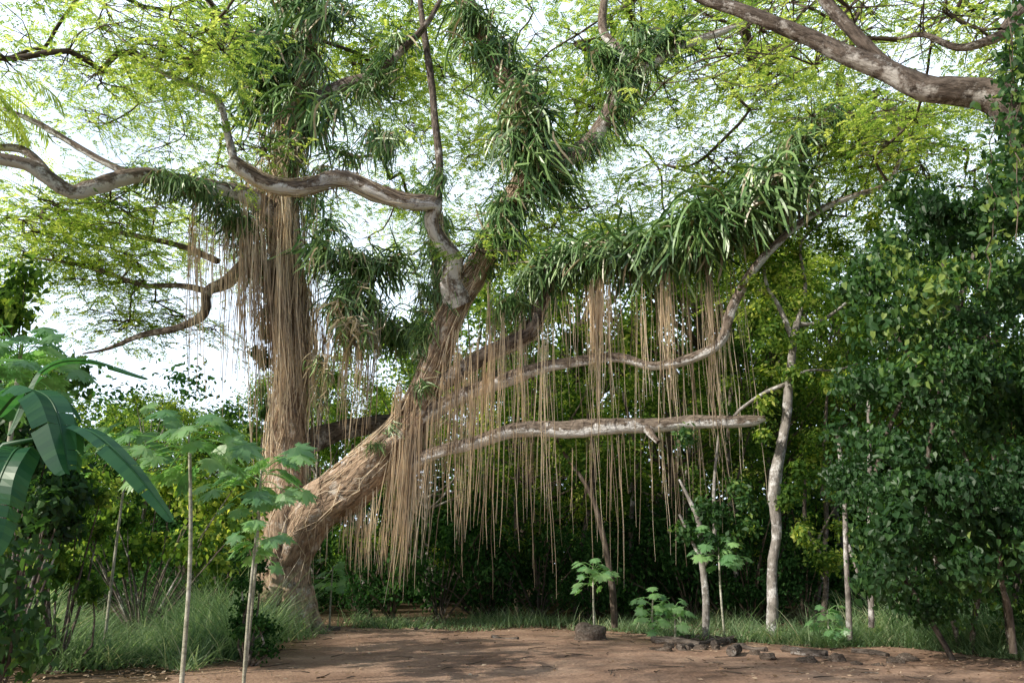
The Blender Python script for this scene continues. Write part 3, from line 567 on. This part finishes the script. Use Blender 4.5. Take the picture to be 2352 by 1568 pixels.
# ---------------------------------------------------------------- grass
def blades(mb,xy,Lr,wr=.012):
    for (x,y) in xy:
        a=R.uniform(0,6.28); Ln=R.uniform(*Lr)*(.75+.35*math.sin(x*1.3+y*.9)); li=R.uniform(.2,.8); d=np.array([math.cos(a)*li,math.sin(a)*li,1]); p=np.array([x,y,0.]); s=np.array([-math.sin(a),math.cos(a),0])*R.uniform(.6,1.3)*wr; V=[]; gg=R.uniform(.1,.4)
        for k in range(5): 
            w=s*(1-k/4.3); V+= [p-w,p+w]; d=unit(d+[math.cos(a)*gg,math.sin(a)*gg,-gg*.7]); p=p+d*Ln/4
        mb.add(V,[[0,1,3,2],[2,3,5,4],[4,5,7,6],[6,7,9,8]],None,R.uniform(0,1)*.8+(.2 if R.uniform()<.14 else 0))
def scatter(n,cond,x0,x1,y0,y1):
    out=[]
    while len(out)<n:
        x=R.uniform(x0,x1,4000); y=R.uniform(y0,y1,4000); k=(np.sin(x*2.1+1)+np.sin(y*1.7)+np.sin(x*.9-y*1.3))*.33; m=(R.uniform(-1,1,4000)<k+.3)&cond(x,y); out+=list(zip(x[m],y[m]))
    return out[:n]
mb=MB(); blades(mb,scatter(14000,lambda x,y:(x<-4.5-.3*np.sin(y*2))&(x>-11)&(y>13.1+.4*np.sin(x*3)),-11,-4.2,12.6,20),(.8,2.1),.014)
obj('tall_grass',mb.mesh('tall_grass',mat=M_grass),label='tall tangled green and straw grass beside the big trunk',cat='grass',kind='stuff')
mb=MB(); blades(mb,scatter(11000,lambda x,y:(x>4.6)&~pathshape(x,y),4.5,12,12.0,18.5),(.6,1.7),.013)
obj('tall_grass',mb.mesh('tall_grass',mat=M_grass),label='tall green grass below the vine-covered tree',cat='grass',kind='stuff')
mb=MB(); blades(mb,scatter(7500,lambda x,y:~pathshape(x,y-.15),-4.5,6,14,24),(.15,.8),.011)
obj('ground_cover',mb.mesh('ground_cover',mat=M_grass),label='short grass along the edge of the clearing',cat='grass',kind='stuff')
mb=MB(); n=20000; x=R.uniform(-12,12,n); y=R.uniform(9,24,n); keep=(~pathshape(x,y))|(R.uniform(0,1,n)<.13)|((~pathshape(x+.5,y+1.1))&(R.uniform(0,1,n)<.7))|((~pathshape(x-.8,y))&(R.uniform(0,1,n)<.6))|((x>3)&(y<14)&(R.uniform(0,1,n)<.5)); x=x[keep];y=y[keep]; n=len(x)
p=np.stack([x,y,0*x+.05],-1); kites(mb,p,R.normal(0,1,(n,3))*[1,1,.15],np.array([0,0,1])+R.normal(0,.3,(n,3)),R.uniform(.03,.11,n),R.uniform(.015,.05,n))
obj('fallen_leaves',mb.mesh('fallen_leaves',mat=M_litter),label='dry brown fallen leaves scattered on the ground',cat='leaf litter',kind='stuff')
# ---------------------------------------------------------------- stones and logs
def rockmesh():
    mb=MB(); n=9; ph=R.uniform(0,6.28,6); sq=R.uniform(.75,1.2,3)*[1,1,.7]
    for ax in range(3):
        for sg in(1,-1):
            g=np.linspace(-1,1,n); A,B_=np.meshgrid(g,g); v=np.zeros((n,n,3)); v[...,ax]=sg; v[...,(ax+1)%3]=A; v[...,(ax+2)%3]=B_*sg; v=v.reshape(-1,3); v=v/np.linalg.norm(v,axis=1,keepdims=True)**.85
            v=v*(1+.12*np.sin(v[:,:1]*4+ph[0])+.1*np.sin(v[:,1:2]*5+ph[1])+.08*np.sin(v[:,2:]*7+ph[2]))*sq; i=np.arange(n-1)[:,None]*n; j=np.arange(n-1)[None]
            mb.add(v,np.stack([i+j,i+j+1,i+n+j+1,i+n+j],-1).reshape(-1,4))
    return mb.mesh('stone',mat=M_rock,smooth=True)
RM=[rockmesh() for _ in range(5)]
def stone(px,py,r,label='rough brown stone at the edge of the dirt clearing'):
    p=ground_at(px,py); p[2]=r*.2; o=obj('stone',RM[R.integers(5)],p,None,label,'stone','stones lining the clearing'); o.scale=[r*R.uniform(.8,1.3),r*R.uniform(.8,1.2),r*R.uniform(.7,1)]; o.rotation_euler=(R.normal(0,.2),R.normal(0,.2),R.uniform(0,6.28))
stone(1355,1470,.36,'large rounded boulder sunk at the clearing edge')
for px in range(1490,2130,40): stone(px+R.uniform(-12,12),1484+(px-1490)*.075+R.uniform(-12,14),R.uniform(.06,.15))
for i in range(10): stone(R.uniform(1480,1720),R.uniform(1472,1500),R.uniform(.06,.13))
for i in range(8): stone(R.uniform(700,1250),1452+R.uniform(-4,8),R.uniform(.04,.09))
def log(x0,y0,x1,y1,r):
    a=ground_at(x0,y0);b_=ground_at(x1,y1); a[2]+=r*1.2; b_[2]+=r*1.0; mb=MB(); q=catmull([a,(a+b_)/2+R.normal(0,.03,3),b_],.08); rr=np.full(len(q),r); q=np.vstack([q[0]+(q[0]-q[1])*.02,q,q[-1]+(q[-1]-q[-2])*.02]); rr=np.concatenate([[.004],rr,[.004]]); tube(mb,q,rr,12,.08)
    obj('log',mb.mesh('log',a,M_bark3,False),a,None,'weathered cut log lying among the edge stones','log','fallen logs')
for l in [(1500,1478,1610,1490,.07),(1560,1495,1640,1478,.06),(1640,1488,1700,1470,.07),(1680,1510,1695,1500,.09),(1700,1490,1760,1498,.05),(720,1452,780,1450,.06),(1820,1505,1900,1512,.07),(1130,1466,1190,1470,.04),(1600,1468,1680,1476,.05),(1960,1502,2040,1512,.05),(1540,1480,1590,1466,.05)]: log(*l)
mb=MB()
for i in range(420):
    p=ground_at(R.uniform(0,2352),R.uniform(1445,1568)); 
    if pathshape(p[0]+.8,p[1]+.8) and pathshape(p[0]-1,p[1]) and R.uniform()<.75: continue
    a=R.uniform(0,3.14); Ln=R.uniform(.15,.6); d=np.array([math.cos(a),math.sin(a),0]); p[2]=.05; tube(mb,[p,p+d*Ln*.5+R.normal(0,.02,3)*[1,1,.3],p+d*Ln],[.008,.007,.004],4)
obj('fallen_twigs',mb.mesh('fallen_twigs',mat=M_twig),label='dry fallen twigs strewn over the ground',cat='twigs',kind='stuff')
# ---------------------------------------------------------------- light
EL=math.radians(33); AZ=math.radians(-120)
d=Vector((math.sin(AZ)*math.cos(EL),math.cos(AZ)*math.cos(EL),math.sin(EL)))
sl=bpy.data.lights.new('sun','SUN'); sl.energy=5; sl.angle=math.radians(.5); sl.color=(1,.95,.85); so=bpy.data.objects.new('sun',sl); so.rotation_euler=d.to_track_quat('Z','Y').to_euler(); COL.objects.link(so)
w=bpy.data.worlds.new('World'); SC.world=w; w.use_nodes=True; nt=w.node_tree; N=nt.nodes; bg=N['Background']; sky=N.new('ShaderNodeTexSky'); sky.sky_type='NISHITA'; sky.sun_disc=False; sky.sun_elevation=EL; sky.sun_rotation=AZ; sky.dust_density=1.5
# added cloud bank whitening the sky ahead, clearer elsewhere to keep fill light low
tc=N.new('ShaderNodeTexCoord'); nz=N.new('ShaderNodeTexNoise'); nz.inputs['Scale'].default_value=3.6; nz.inputs['Detail'].default_value=3; nt.links.new(tc.outputs['Generated'],nz.inputs['Vector'])
sp=N.new('ShaderNodeSeparateXYZ'); nt.links.new(tc.outputs['Generated'],sp.inputs[0])
m1=N.new('ShaderNodeMath'); m1.operation='MULTIPLY_ADD'; nt.links.new(sp.outputs[1],m1.inputs[0]); m1.inputs[1].default_value=.45; nt.links.new(nz.outputs['Fac'],m1.inputs[2])
rp=ramp(N,[(.50,(.02,.02,.02)),(.66,(.6,.6,.6)),(.80,(1,1,1))]); nt.links.new(m1.outputs[0],rp.inputs[0])
mx=N.new('ShaderNodeMix'); mx.data_type='RGBA'; nt.links.new(rp.outputs[0],mx.inputs[0]); nt.links.new(sky.outputs[0],mx.inputs[6]); mx.inputs[7].default_value=(9.4,11.0,13.0,1)
nt.links.new(mx.outputs[2],bg.inputs[0]); bg.inputs[1].default_value=.15
cam=bpy.data.cameras.new('camera'); cam.sensor_width=36; cam.lens=36*F/2352; cam.clip_end=1500; co=bpy.data.objects.new('camera',cam); co.location=(0,0,EYE); co.rotation_euler=(math.radians(90)+TH,0,0); COL.objects.link(co); SC.camera=co
SC.view_settings.view_transform='Standard'; SC.view_settings.look='None'; SC.view_settings.exposure=0
